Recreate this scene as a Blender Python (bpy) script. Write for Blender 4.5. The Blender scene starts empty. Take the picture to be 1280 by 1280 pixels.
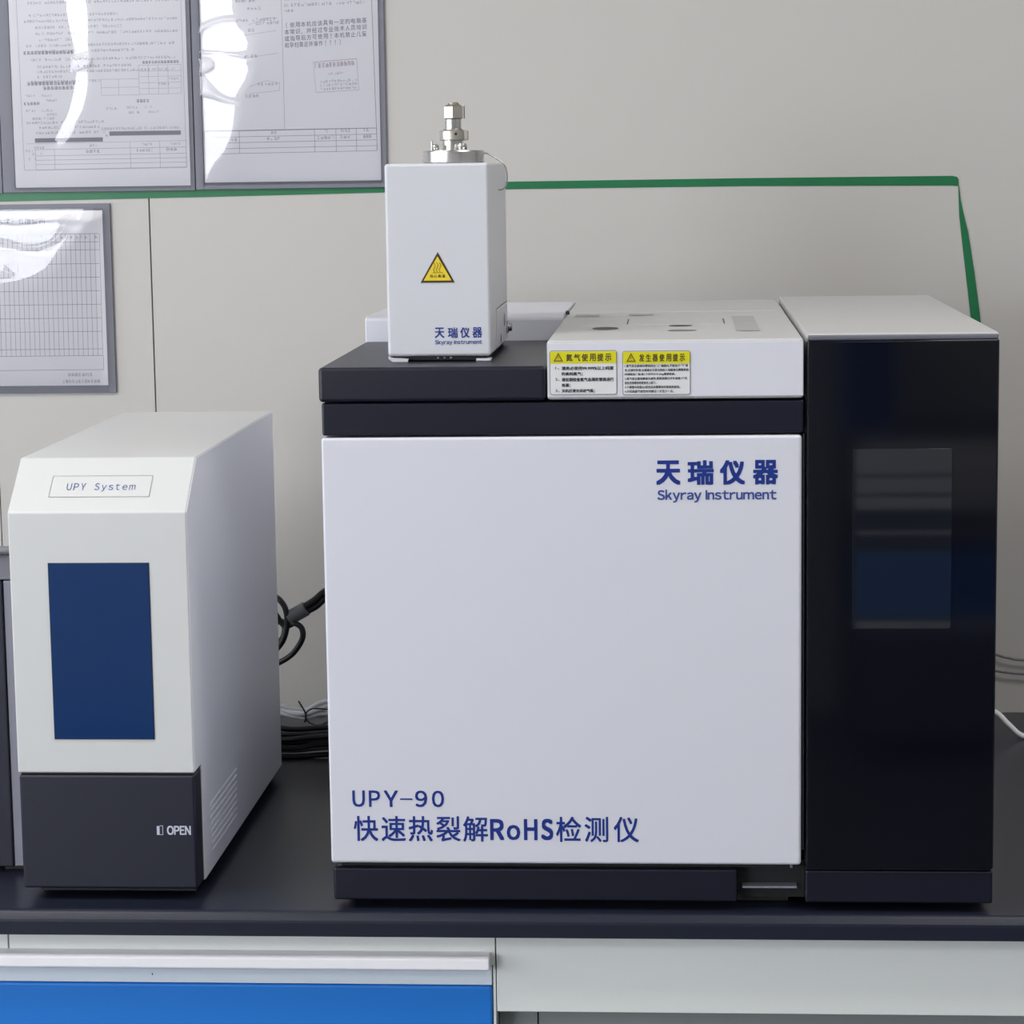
import bpy, bmesh, math, random
import numpy as np
from mathutils import Matrix, Vector

# ------------------------------------------------------------------ camera
sc = bpy.context.scene
C = sc.collection
def srgb(r, g, b):
    f = lambda c: (c/255)/12.92 if c/255 <= .04045 else ((c/255+.055)/1.055)**2.4
    return (f(r), f(g), f(b), 1)

yaw, pitch, roll = .06866, .13723, -.01402
f_ = Vector((-math.sin(yaw)*math.cos(pitch), math.cos(yaw)*math.cos(pitch), -math.sin(pitch)))
r_ = Vector((math.cos(yaw), math.sin(yaw), 0)); u_ = r_.cross(f_)
r2 = r_*math.cos(roll)+u_*math.sin(roll); u2 = -r_*math.sin(roll)+u_*math.cos(roll)
cam = bpy.data.objects.new('camera', bpy.data.cameras.new('camera')); C.objects.link(cam)
cam.matrix_world = Matrix(((r2.x, u2.x, -f_.x, .3240), (r2.y, u2.y, -f_.y, -2.2196), (r2.z, u2.z, -f_.z, 1.4772), (0, 0, 0, 1)))
cam.data.sensor_width = 36; cam.data.lens = 36*3125.5/1280; cam.data.clip_start = .05
sc.camera = cam

# ------------------------------------------------------------------ world, lights, exposure
sc.view_settings.view_transform = 'Standard'; sc.view_settings.look = 'None'
sc.view_settings.gamma = 1; sc.view_settings.use_curve_mapping = False
sc.view_settings.exposure = 0.0
w = bpy.data.worlds.new('sky'); sc.world = w; w.use_nodes = True
w.node_tree.nodes['Background'].inputs[0].default_value = (.86, .93, 1, 1)
w.node_tree.nodes['Background'].inputs[1].default_value = 6
def area(name, loc, rot, sx, sy, power, col):
    l = bpy.data.lights.new(name, 'AREA'); l.shape = 'RECTANGLE'; l.size = sx; l.size_y = sy
    l.energy = power; l.color = col
    o = bpy.data.objects.new(name, l); C.objects.link(o); o.location = loc; o.rotation_euler = rot
    return o
R90 = math.pi/2
# daylight entering by the window behind the camera (rear wall) and the one in the left wall
area('daylight_rear_window', (-3.0, -4.56, 1.68), (R90, 0, 0), 1.8, 1.5, 80, (.95, .97, 1))
area('daylight_left_window', (-4.46, -2.0, 1.68), (R90, 0, -R90), 2.8, 1.5, 34, (.95, .97, 1))
# fluorescent panels of the ceiling
for lx, ly, pw in ((-1.1, -.6, 30), (1.3, -.6, 22), (-1.1, -3.2, 14), (1.3, -3.2, 16)):
    area('ceiling_panel_light', (lx, ly, 2.77), (0, 0, 0), 1.2, .6, pw, (1, .975, .94))

# ------------------------------------------------------------------ materials
def mat(name, col, rough=.5, metal=0, spec=.5, noise=0, nscale=8, bump=0, bscale=400, ior=None, coat=0, aniso=0):
    m = bpy.data.materials.new(name); m.use_nodes = True
    nt = m.node_tree; p = nt.nodes['Principled BSDF']
    p.inputs['Base Color'].default_value = col
    p.inputs['Roughness'].default_value = rough; p.inputs['Metallic'].default_value = metal
    p.inputs['Specular IOR Level'].default_value = spec
    if ior: p.inputs['IOR'].default_value = ior
    p.inputs['Coat Weight'].default_value = coat
    tc = nt.nodes.new('ShaderNodeTexCoord')
    if noise:
        n = nt.nodes.new('ShaderNodeTexNoise'); n.inputs['Scale'].default_value = nscale; n.inputs['Detail'].default_value = 4
        mx = nt.nodes.new('ShaderNodeMix'); mx.data_type = 'RGBA'
        mx.inputs[6].default_value = tuple(c*(1-noise) for c in col[:3])+(1,)
        mx.inputs[7].default_value = tuple(min(1, c*(1+noise)) for c in col[:3])+(1,)
        nt.links.new(tc.outputs['Object'], n.inputs['Vector']); nt.links.new(n.outputs['Fac'], mx.inputs[0])
        nt.links.new(mx.outputs[2], p.inputs['Base Color'])
    if bump:
        n2 = nt.nodes.new('ShaderNodeTexNoise'); n2.inputs['Scale'].default_value = bscale; n2.inputs['Detail'].default_value = 2
        b = nt.nodes.new('ShaderNodeBump'); b.inputs['Strength'].default_value = bump; b.inputs['Distance'].default_value = .0005
        nt.links.new(tc.outputs['Object'], n2.inputs['Vector']); nt.links.new(n2.outputs['Fac'], b.inputs['Height'])
        nt.links.new(b.outputs['Normal'], p.inputs['Normal'])
    return m
M = dict(
    wall=mat('painted_wall_panel', (.472, .456, .436, 1), .45, noise=.02, nscale=1.5, bump=.05, bscale=900),
    roomwall=mat('room_wall_paint', (.5, .5, .49, 1), .7, noise=.02),
    joint=mat('dark_joint', (.06, .055, .055, 1), .8),
    floor=mat('epoxy_floor', (.10, .11, .12, 1), .35, noise=.08, nscale=3),
    ceil=mat('ceiling_tile', (.55, .55, .55, 1), .8, noise=.02),
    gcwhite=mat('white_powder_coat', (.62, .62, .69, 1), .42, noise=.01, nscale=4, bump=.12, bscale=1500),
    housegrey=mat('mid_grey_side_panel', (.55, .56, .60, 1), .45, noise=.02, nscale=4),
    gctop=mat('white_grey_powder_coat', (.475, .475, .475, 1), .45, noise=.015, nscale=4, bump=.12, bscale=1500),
    boxwhite=mat('warm_white_enamel', (.575, .578, .58, 1), .38, noise=.01, nscale=4, bump=.1, bscale=1500),
    boxside=mat('side_enamel_lightened', (.80, .81, .88, 1), .42, noise=.02, nscale=4, bump=.1, bscale=1500),  # bluish side sheet, made paler in colour to brighten its shaded face
    pyro=mat('pale_powder_coat', (.56, .565, .61, 1), .42, noise=.01, nscale=6, bump=.12, bscale=1500),
    dark=mat('dark_navy_plastic', srgb(10, 12, 31), .36, noise=.04, nscale=5, bump=.15, bscale=1800),
    darkband=mat('dark_navy_painted_steel', srgb(9, 12, 32), .3, noise=.04, nscale=5),
    darkdoor=mat('dark_slate_plastic', srgb(20, 22, 40), .42, noise=.04, nscale=5, bump=.1, bscale=1800),
    black=mat('black_rubber', (.008, .008, .010, 1), .6, noise=.1),
    smoked=mat('smoked_black_glass', (.003, .0036, .007, 1), .06, spec=.42, noise=.1, nscale=3),
    smokedwin=mat('smoked_clear_window', (.008, .010, .015, 1), .03, spec=.62, ior=1.5, noise=.1, nscale=3),
    screen=mat('blue_lcd_screen', srgb(10, 46, 94), .12, noise=.04, nscale=3),
    bench=mat('black_epoxy_worktop', srgb(27, 31, 46), .30, noise=.08, nscale=14, bump=.05, bscale=300),
    cabwhite=mat('cabinet_white_laminate', (.76, .775, .76, 1), .4, noise=.02, nscale=2),
    cabgrey=mat('door_reflection_grey', (.66, .72, .80, 1), .4, noise=.02, nscale=2),  # grey-blue of a reflection, painted as a base colour
    handle=mat('white_aluminium_pull', (.9, .88, .92, 1), .35, noise=.01),
    recess=mat('grey_back_panel', (.25, .27, .265, 1), .5, noise=.03),
    blue=mat('blue_laminate', srgb(28, 118, 208), .38, noise=.02, nscale=3),
    bluedark=mat('blue_metal_door', srgb(24, 78, 150), .4, noise=.02, nscale=3),
    tape=mat('green_pvc_tape', srgb(20, 104, 64), .35, noise=.12, nscale=30),
    frame=mat('grey_pocket_border', srgb(112, 113, 124), .45, noise=.03, nscale=10),
    paper=mat('white_paper', (.95, .935, .99, 1), .6, noise=.01, nscale=6),
    ink=mat('faded_black_ink', srgb(122, 121, 136), .7, noise=.02),
    inkpale=mat('pale_grey_ink', srgb(172, 171, 186), .7, noise=.02),
    bar=mat('grey_printed_bar', srgb(150, 149, 162), .7, noise=.02),
    pink=mat('pale_pink_ink', srgb(198, 176, 186), .7, noise=.02),
    bluetext=mat('blue_print', srgb(2, 40, 126), .45, noise=.02),
    palebluetext=mat('grey_blue_print', srgb(52, 70, 140), .45, noise=.02),
    whitetext=mat('white_print', srgb(190, 192, 208), .5, noise=.01),
    sticker=mat('label_film', (.66, .67, .68, 1), .4, noise=.01),
    yellow=mat('yellow_label', srgb(206, 200, 14), .4, noise=.03, nscale=40),
    amber=mat('amber_label', srgb(222, 196, 40), .4, noise=.03, nscale=40),
    brown=mat('dark_brown_print', srgb(62, 42, 12), .5, noise=.02),
    blacktext=mat('black_print', srgb(36, 36, 40), .5, noise=.02),
    olive=mat('olive_print', srgb(120, 96, 8), .5, noise=.02),
    greyline=mat('grey_outline_print', srgb(120, 122, 126), .5, noise=.02),
    steel=mat('polished_stainless_steel', (.58, .57, .56, 1), .26, metal=1, noise=.04, nscale=60),
    nickel=mat('warm_nickel', (.52, .49, .44, 1), .42, metal=1, noise=.05, nscale=60),
    cable_black=mat('black_cable_sheath', (.012, .012, .016, 1), .4, noise=.1),
    cable_white=mat('white_cable_sheath', (.85, .85, .88, 1), .45, noise=.04),
    cable_grey=mat('grey_cable_sheath', (.12, .13, .15, 1), .45, noise=.05),
    plug=mat('grey_moulded_plug', (.16, .165, .18, 1), .5, noise=.04),
    insgrey=mat('grey_instrument_bezel', srgb(122, 123, 134), .4, noise=.03),
    slate=mat('slate_grey_plastic', srgb(96, 98, 108), .45, noise=.04),
    slot=mat('slot_shadow_grey', srgb(70, 66, 62), .6, noise=.03),
    patch=mat('pale_grey_patch', (.36, .36, .37, 1), .5, noise=.02),
)
def film_material():
    m = bpy.data.materials.new('clear_plastic_film'); m.use_nodes = True; nt = m.node_tree
    nt.nodes.clear()
    out = nt.nodes.new('ShaderNodeOutputMaterial'); mix = nt.nodes.new('ShaderNodeMixShader')
    tr = nt.nodes.new('ShaderNodeBsdfTransparent'); tr.inputs[0].default_value = (.97, .97, .97, 1)
    gl = nt.nodes.new('ShaderNodeBsdfGlossy'); gl.inputs['Roughness'].default_value = .012
    fr = nt.nodes.new('ShaderNodeFresnel'); fr.inputs[0].default_value = 1.45
    mu = nt.nodes.new('ShaderNodeMath'); mu.operation = 'MULTIPLY'; mu.inputs[1].default_value = 1.15; mu.use_clamp = True
    nt.links.new(fr.outputs[0], mu.inputs[0]); nt.links.new(mu.outputs[0], mix.inputs[0])
    nt.links.new(tr.outputs[0], mix.inputs[1]); nt.links.new(gl.outputs[0], mix.inputs[2])
    nt.links.new(mix.outputs[0], out.inputs[0])
    return m
M['film'] = film_material()
def glass_material():
    m = bpy.data.materials.new('window_glass'); m.use_nodes = True; nt = m.node_tree; nt.nodes.clear()
    out = nt.nodes.new('ShaderNodeOutputMaterial'); mix = nt.nodes.new('ShaderNodeMixShader'); mix.inputs[0].default_value = .06
    tr = nt.nodes.new('ShaderNodeBsdfTransparent'); gl = nt.nodes.new('ShaderNodeBsdfGlossy'); gl.inputs['Roughness'].default_value = .02
    nt.links.new(tr.outputs[0], mix.inputs[1]); nt.links.new(gl.outputs[0], mix.inputs[2]); nt.links.new(mix.outputs[0], out.inputs[0])
    return m
M['glass'] = glass_material()

# ------------------------------------------------------------------ builders
def wloc(o):
    v = Vector((0, 0, 0))
    while o: v += o.location; o = o.parent
    return v
class B:
    """collects shapes in world coordinates; build() links them as ONE mesh object"""
    def __init__(s): s.bm = bmesh.new(); s.bev = False
    def _add(s, t):
        me = bpy.data.meshes.new('t'); t.to_mesh(me); s.bm.from_mesh(me); bpy.data.meshes.remove(me); t.free()
    def box(s, x0, x1, y0, y1, z0, z1, bev=0, seg=3):
        return s.prism([(y0, z0), (y1, z0), (y1, z1), (y0, z1)], x0, x1, bev, seg)
    def prism(s, prof, x0, x1, bev=0, seg=3):      # (y,z) profile extruded along x
        t = bmesh.new()
        a = [t.verts.new((x0, y, z)) for y, z in prof]; b = [t.verts.new((x1, y, z)) for y, z in prof]
        t.faces.new(a); t.faces.new(b[::-1])
        n = len(prof)
        for i in range(n): t.faces.new((a[i], b[i], b[(i+1) % n], a[(i+1) % n]))
        bmesh.ops.recalc_face_normals(t, faces=t.faces)
        if bev:
            bmesh.ops.bevel(t, geom=list(t.edges), offset=bev, segments=seg, profile=.5, affect='EDGES', clamp_overlap=True); s.bev = True
        s._add(t); return s
    def plate(s, pts, y0, y1, bev=0):              # (x,z) outline extruded along y
        t = bmesh.new()
        a = [t.verts.new((x, y0, z)) for x, z in pts]; b = [t.verts.new((x, y1, z)) for x, z in pts]
        t.faces.new(a); t.faces.new(b[::-1]); n = len(pts)
        for i in range(n): t.faces.new((a[i], b[i], b[(i+1) % n], a[(i+1) % n]))
        bmesh.ops.recalc_face_normals(t, faces=t.faces)
        if bev: bmesh.ops.bevel(t, geom=list(t.edges), offset=bev, segments=2, profile=.5, affect='EDGES', clamp_overlap=True); s.bev = True
        s._add(t); return s
    def lathe(s, c, prof, n=48, axis='z'):         # prof: (r, h)
        t = bmesh.new(); rings = []
        for r, h in [q for a in zip(prof, prof[1:]) for q in a]:
            ring = []
            for i in range(n):
                a = 2*math.pi*(i+.5)/n; p = (r*math.cos(a), r*math.sin(a), h)
                if axis == 'y': p = (p[0], -p[2], p[1])
                if axis == 'x': p = (p[2], p[0], p[1])
                ring.append(t.verts.new((c[0]+p[0], c[1]+p[1], c[2]+p[2])))
            rings.append(ring)
        for k in range(0, len(rings), 2):
            for i in range(n): t.faces.new((rings[k][i], rings[k][(i+1) % n], rings[k+1][(i+1) % n], rings[k+1][i]))
        t.faces.new(rings[0][::-1]); t.faces.new(rings[-1])
        if axis == 'y':
            for f in t.faces: f.normal_flip()
        if n > 12:
            for f in t.faces: f.smooth = len(f.verts) == 4
        s._add(t); return s
    def tube(s, pts, r, n=10, sub=8):
        P = [Vector(p) for p in pts]; Q = []
        if len(P) == 2: Q = P
        else:
            E_ = [2*P[0]-P[1]]+P+[2*P[-1]-P[-2]]
            for i in range(1, len(E_)-2):
                for k in range(sub):
                    t_ = k/sub; a, b, c, d = E_[i-1:i+3]
                    Q.append(.5*((2*b)+(c-a)*t_+(2*a-5*b+4*c-d)*t_**2+(3*b-a-3*c+d)*t_**3))
            Q.append(P[-1])
        t = bmesh.new(); rings = []; up = Vector((.13, .31, .94)).normalized()
        for i, q in enumerate(Q):
            d = (Q[min(i+1, len(Q)-1)]-Q[max(i-1, 0)]).normalized()
            x = up.cross(d)
            x = (Vector((1, 0, 0)).cross(d) if x.length < 1e-3 else x).normalized(); y = d.cross(x); up = y
            rings.append([t.verts.new(q+r*(math.cos(2*math.pi*k/n)*x+math.sin(2*math.pi*k/n)*y)) for k in range(n)])
        for k in range(len(rings)-1):
            for i in range(n): t.faces.new((rings[k][i], rings[k][(i+1) % n], rings[k+1][(i+1) % n], rings[k+1][i]))
        t.faces.new(rings[0]); t.faces.new(rings[-1])
        bmesh.ops.recalc_face_normals(t, faces=t.faces)
        for f in t.faces: f.smooth = True
        s._add(t); return s
    def faces(s, V, F, T=None):
        vs = [s.bm.verts.new(T(*v) if T else v) for v in V]
        for f in F:
            try: s.bm.faces.new([vs[i] for i in f])
            except ValueError: pass
        return s
    def rect(s, T, u0, u1, v0, v1, d=0):
        return s.faces([(u0, v0, d), (u1, v0, d), (u1, v1, d), (u0, v1, d)], [(0, 1, 2, 3)], T)
    def line(s, T, u0, v0, u1, v1, w, d=0):
        L = math.hypot(u1-u0, v1-v0); nx, ny = -(v1-v0)/L*w/2, (u1-u0)/L*w/2
        return s.faces([(u0-nx, v0-ny, d), (u1-nx, v1-ny, d), (u1+nx, v1+ny, d), (u0+nx, v0+ny, d)], [(0, 1, 2, 3)], T)
    def build(s, name, m, parent=None):
        me = bpy.data.meshes.new(name)
        off = wloc(parent) if parent else Vector((0, 0, 0))
        if s.bev:
            for f in s.bm.faces: f.smooth = True
        loc = Vector((0, 0, 0))
        if not parent and len(s.bm.verts):
            xs = [v.co for v in s.bm.verts]
            loc = Vector(((min(v.x for v in xs)+max(v.x for v in xs))/2, (min(v.y for v in xs)+max(v.y for v in xs))/2, min(v.z for v in xs)))
        bmesh.ops.translate(s.bm, verts=s.bm.verts, vec=-(off+loc))
        s.bm.to_mesh(me); s.bm.free()
        me.materials.append(M[m])
        o = bpy.data.objects.new(name, me); C.objects.link(o); o.parent = parent; o.location = loc
        if s.bev:
            wn = o.modifiers.new('weighted normals', 'WEIGHTED_NORMAL'); wn.keep_sharp = True; wn.weight = 100
        return o
def tag(o, label, cat, group=None):
    o['label'] = label; o['category'] = cat
    if group: o['group'] = group
    return o
def thing(name, label, cat, loc, group=None):
    o = bpy.data.objects.new(name, None); C.objects.link(o); o.location = loc; o.empty_display_size = .05
    return tag(o, label, cat, group)
def struct(o): o['kind'] = 'structure'; return o
STUFF = ('small_print', 'bold_print', 'fine_print', 'sketch_lines', 'stamp', 'ruled_lines', 'ruled_grid')
def lab(o, t): o['label'] = t; return o

# --- lettering: the glyph outlines of Blender's own font turned into flat mesh
def glyphs(body):
    cu = bpy.data.curves.new('t', 'FONT'); cu.body = body; cu.size = 1; cu.resolution_u = 3
    o = bpy.data.objects.new('t', cu); C.objects.link(o)
    dg = bpy.context.evaluated_depsgraph_get(); me = bpy.data.meshes.new_from_object(o.evaluated_get(dg))
    V = [tuple(v.co) for v in me.vertices]; F = [tuple(p.vertices) for p in me.polygons]
    bpy.data.objects.remove(o); bpy.data.curves.remove(cu); bpy.data.meshes.remove(me)
    return V, F
def text(b, body, T, u0, u1, v0, v1, bold=0, d=0):
    V, F = glyphs(body)
    if not V: return b
    x0, x1 = min(v[0] for v in V), max(v[0] for v in V); y0, y1 = min(v[1] for v in V), max(v[1] for v in V)
    sx, sy = (u1-u0)/max(x1-x0, 1e-6), (v1-v0)/max(y1-y0, 1e-6)
    e = bold*(v1-v0)                               # a bolder cut: the same glyph printed again, shifted by a hair
    for k, (ex, ey) in enumerate(((0, 0),) if not bold else ((-e, -e), (e, -e), (-e, e), (e, e), (0, 0))):
        b.faces([(u0+e+(v[0]-x0)*(sx-2*e/max(x1-x0, 1e-6))+ex, v0+e+(v[1]-y0)*(sy-2*e/max(y1-y0, 1e-6))+ey, d+k*.000004) for v in V], F, T)
    return b
def latin(b, body, T, u0, u1, v0, v1, bold=0, d=0, gap=.09, space=.30):
    """plain grotesque letters set one by one; v0..v1 is baseline to cap height"""
    G = []; x = 0
    capV, _ = glyphs('\uff28'); base = min(v[1] for v in capV); cap = max(v[1] for v in capV)-base
    for ch in body:
        if ch == ' ': x += space; continue
        if ch == 'I':                              # a plain bar, without serifs
            G.append(([(x, 0), (x+.085, 0), (x+.085, cap), (x, cap)], [(0, 1, 2, 3)])); x += .085+gap; continue
        V, F = glyphs(chr(ord(ch)+0xfee0)); xa = min(v[0] for v in V); xb = max(v[0] for v in V)
        G.append(([(v[0]-xa+x, v[1]-base) for v in V], F)); x += xb-xa+gap
    s = (u1-u0)/(x-gap); t = (v1-v0)/cap; e = bold*(v1-v0)
    for V, F in G:
        for k, (ex, ey) in enumerate(((0, 0),) if not bold else ((-e, -e), (e, -e), (-e, e), (e, e), (0, 0))):
            b.faces([(u0+v[0]*s+ex, v0+v[1]*t+ey, d+k*.000004) for v in V], F, T)
    return b
def front(y):                                      # flat print on a surface that faces the room
    return lambda u, v, d=0: (u, y-d, v)

# ------------------------------------------------------------------ the room
RX0, RX1, RY0, WY, RZ = -4.4, 3.2, -4.5, .845, 2.8
struct(B().box(RX0-.1, RX1+.1, RY0-.1, WY+.1, -.1, 0).build('floor', 'floor'))
struct(B().box(RX0-.1, RX1+.1, RY0-.1, WY+.1, RZ, RZ+.1).build('ceiling', 'ceil'))
wb = struct(B().box(RX0, RX1, WY+.004, WY+.1, 0, RZ).build('wall_back', 'joint'))
for x0, x1 in ((RX0, -1.711), (-1.709, -.5315), (-.5305, -.3300), (-.3286, .8485), (.8505, 2.029), (2.031, RX1)):
    B().box(x0, x1, WY, WY+.006, 0, RZ, .0006, 1).build('wall_panel', 'wall', wb)
struct(B().box(RX1, RX1+.1, RY0-.1, WY+.1, 0, RZ).build('wall_right', 'roomwall'))
b = B()
b.box(RX0-.1, RX0, RY0-.1, WY+.1, 0, .9); b.box(RX0-.1, RX0, RY0-.1, WY+.1, 2.45, RZ)
b.box(RX0-.1, RX0, RY0-.1, -3.45, .9, 2.45); b.box(RX0-.1, RX0, -.55, WY+.1, .9, 2.45)
struct(b.build('wall_left', 'roomwall'))
b = B()
b.box(RX0, RX1, RY0-.1, RY0, 0, .9); b.box(RX0, RX1, RY0-.1, RY0, 2.45, RZ)
b.box(RX0, -3.95, RY0-.1, RY0, .9, 2.45); b.box(-2.05, RX1, RY0-.1, RY0, .9, 2.45)
struct(b.build('wall_front', 'roomwall'))
w1 = B()
for x0, x1, z0, z1 in ((-3.95, -3.9, .9, 2.45), (-2.1, -2.05, .9, 2.45), (-3.9, -2.1, .9, .95), (-3.9, -2.1, 2.4, 2.45)): w1.box(x0, x1, RY0-.08, RY0+.01, z0, z1)
w1 = struct(w1.build('window_1', 'cabwhite'))
B().box(-3.9, -2.1, RY0-.035, RY0-.03, .95, 2.4).build('pane', 'glass', w1)
w2 = B()
for y0, y1, z0, z1 in ((-3.45, -3.4, .9, 2.45), (-.6, -.55, .9, 2.45), (-3.4, -.6, .9, .95), (-3.4, -.6, 2.4, 2.45), (-2.02, -1.98, .95, 2.4)): w2.box(RX0-.08, RX0+.01, y0, y1, z0, z1)
w2 = struct(w2.build('window_2', 'cabwhite'))
B().box(RX0-.035, RX0-.03, -3.4, -.6, .95, 2.4).build('pane', 'glass', w2)

# ------------------------------------------------------------------ workbench
BZ = .8
bt = B(); r = .010
prof = [(-.010, .7775), (WY-.001, .7775), (WY-.001, BZ), (-.010+r, BZ)]
for k in range(1, 6): a = R90*k/6; prof.append((-.010+r-r*math.sin(a), BZ-r+r*math.cos(a)))
prof.append((-.010, BZ-r))
bt = bt.prism(prof, -2.2, 2.2).build('worktop', 'bench')
tag(bt, 'dark navy-black laboratory worktop with rounded front edge carrying the instruments', 'worktop')
cab = thing('base_cabinet', 'white base cabinet with blue door and long white pull under the worktop', 'cabinet', (-.4, .3, 0))
B().box(-.96, .1488, .034, .80, .05, .7765).build('carcass', 'cabwhite', cab)
B().box(-.3092, .1488, .016, .034, .7425, .7765, .0006, 1).build('top_rail', 'cabwhite', cab)
B().box(-.96, -.3104, .016, .034, .7425, .7765, .0006, 1).build('top_rail', 'cabwhite', cab)
B().box(-.96, .1455, .0165, .034, .7236, .7422, .0004, 1).build('door_reflection_strip', 'cabgrey', cab)  # strip painted for the reflection on the upper part of the door
B().box(.1465, .1488, .018, .034, .05, .7422).build('side_panel', 'cabwhite', cab)
B().prism([(.017, .7420), (.017, .7560), (.001, .7560), (-.002, .7535), (-.002, .7440), (.001, .7420)], -.9, .1445, .0012, 2).build('pull_handle', 'handle', cab)
B().box(-.38, .1457, .016, .034, .06, .7228, .0028, 3).build('door', 'blue', cab)
B().box(-.95, -.3825, .016, .034, .06, .7228, .0028, 3).build('door', 'blue', cab)
B().box(-.1745, -.1735, .0160, .0164, .7308, .7326).build('screw', 'slot', cab)
apr = thing('bench_apron', 'white apron panel under the worktop right of the blue cabinet', 'panel', (.9, .1, .69))
B().box(.1500, 2.15, .015, .033, .6985, .7765, .0008, 1).build('apron_board', 'cabwhite', apr)
kn = thing('kneehole_backing', 'grey recessed panels below the white apron, right of the blue cabinet', 'panel', (.9, .1, 0))
B().box(.1500, .1855, .045, .06, .02, .697).build('panel', 'recess', kn)
B().box(.1870, 2.15, .045, .06, .02, .697).build('panel', 'recess', kn)
B().box(.15, 2.15, .062, .075, .02, .697).build('support', 'joint', kn)

# ------------------------------------------------------------------ gas chromatograph style instrument
gc = thing('analyser', 'large white analyser with dark trim, blue door lettering and smoked glass tower on the right', 'analyser', (.30, .3, BZ))
b = B(); b.box(.004, .43, .031, .63, .812, 1.2385, .003)
b.build('housing', 'housegrey', gc)
B().box(0, .4302, 0, .030, .8444, 1.2376, .0028, 3).build('oven_door', 'gcwhite', gc)
dr = gc.children[-1] if False else [o for o in gc.children if o.name.startswith('oven_door')][0]
B().box(.0008, .4322, .002, .335, 1.2395, 1.2690, .0022, 3).build('control_band', 'darkband', gc)
b = B(); b.box(-.0012, .2030, 0, .3355, 1.2699, 1.3010, .0035, 4); b.build('top_lid', 'dark', gc)
# cover plate with its stickers
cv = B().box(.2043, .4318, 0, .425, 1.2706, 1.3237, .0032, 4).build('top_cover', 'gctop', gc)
cvf = B(); cvf.box(.2050, .4311, -.0004, .001, 1.2730, 1.3210, .0003, 1); cvf.build('front_fascia', 'gcwhite', cv)
# rear deck
rd = B(); rd.prism([(.3365, 1.2388), (.63, 1.2388), (.640, 1.245), (.640, 1.3150), (.632, 1.3240), (.352, 1.3268), (.338, 1.3252), (.3365, 1.3225)], -.0005, .2035, .0016, 2)
rd.build('rear_deck', 'gcwhite', gc)
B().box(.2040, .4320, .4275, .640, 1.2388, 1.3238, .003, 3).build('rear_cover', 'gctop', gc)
Ttop = lambda u, v, d=0: (u, v, 1.3238+d)
hp = B().box(.2722, .3645, .212, .293, 1.3230, 1.3240, .0003, 1).build('hatch', 'gctop', cv)
for u in (.2708, .3650): s1 = B(); s1.rect(Ttop, u, u+.0010, .212, .293, .0004); s1.build('hatch_gap', 'slot', cv)
def disc(b, T, cu, cv_, ru, rv, d=0, n=28):
    return b.faces([(cu+ru*math.cos(2*math.pi*i/n), cv_+rv*math.sin(2*math.pi*i/n), d) for i in range(n)], [tuple(range(n))], T)
s2 = B(); disc(s2, Ttop, .2520, .154, .0125, .020, .0003); s2.build('finger_slot', 'slot', cv)
s2 = B(); disc(s2, Ttop, .3230, .186, .0115, .010, .0003); s2.build('finger_slot', 'slot', cv)
s2 = B(); disc(s2, Ttop, .3245, .118, .0135, .010, .0003); s2.build('finger_slot', 'greyline', cv)
s2 = B(); s2.rect(Ttop, .3745, .3965, .10, .33, .0003); s2.build('grey_patch', 'patch', cv)
s2 = B(); s2.rect(Ttop, .2150, .2400, .345, .385, .0003); s2.build('grey_patch', 'patch', cv)
s2 = B(); s2.rect(Ttop, .2700, .2950, .355, .39, .0003); s2.build('grey_patch', 'patch', cv)
B().lathe((.2055, .392, 1.3236), [(.0022, 0), (.0022, .003), (.0012, .004)], 16).build('cap_screw', 'slot', cv)

def tri(b, T, cx, z0, w, h, t, d):                 # outlined triangle
    o_ = [(cx-w/2, z0), (cx+w/2, z0), (cx, z0+h)]
    c = (cx, z0+h/3); i_ = [(c[0]+(x-c[0])*(1-t), c[1]+(z-c[1])*(1-t)) for x, z in o_]
    return b.faces([(x, z, d) for x, z in o_+i_], [(0, 1, 4, 3), (1, 2, 5, 4), (2, 0, 3, 5)], T)
def rrect(x0, x1, z0, z1, r, n=4):
    P = []
    for cx, cz, a0 in ((x1-r, z1-r, 0), (x0+r, z1-r, 90), (x0+r, z0+r, 180), (x1-r, z0+r, 270)):
        for k in range(n+1): a = math.radians(a0+90*k/n); P.append((cx+r*math.cos(a), cz+r*math.sin(a)))
    return P
Tc = front(-.0005)
def sticker(x0, x1, z0, z1, head, rows, hx):
    st = B().plate(rrect(x0, x1, z0, z1, .0022), -.0008, -.0003).build('warning_sticker', 'greyline', cv)
    lab(st, 'yellow-headed instruction sticker')
    b = B(); P = rrect(x0+.0006, x1-.0006, z0+.0006, z1-.0006, .0018); b.faces([(x, z, .0006) for x, z in P], [tuple(range(len(P)))], Tc); b.build('label_face', 'sticker', gc).parent = st
    b = B(); b.rect(Tc, x0+.0006, x1-.0006, z1-.0115, z1-.0008, .0008); b.build('yellow_header', 'yellow', gc).parent = st
    b = B(); tri(b, Tc, x0+.0078, z1-.0098, .0088, .0080, .42, .0010); text(b, '!', Tc, x0+.0074, x0+.0082, z1-.0090, z1-.0052, 0, .0010); b.build('header_symbol', 'olive', gc).parent = st
    b = B(); n = len(head); cw = (x1-.004-hx)/n
    for i, ch in enumerate(head): text(b, ch, Tc, hx+i*cw+.0003, hx+(i+1)*cw-.0010, z1-.0096, z1-.0030, .018, .0010)
    b.build('header_lettering', 'brown', gc).parent = st
    b = B()
    for s_, u0, u1, v0, v1, bd in rows: text(b, s_, Tc, u0, u1, v0, v1, bd, .0009)
    b.build('fine_print', 'blacktext', gc).parent = st
rw = []
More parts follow.
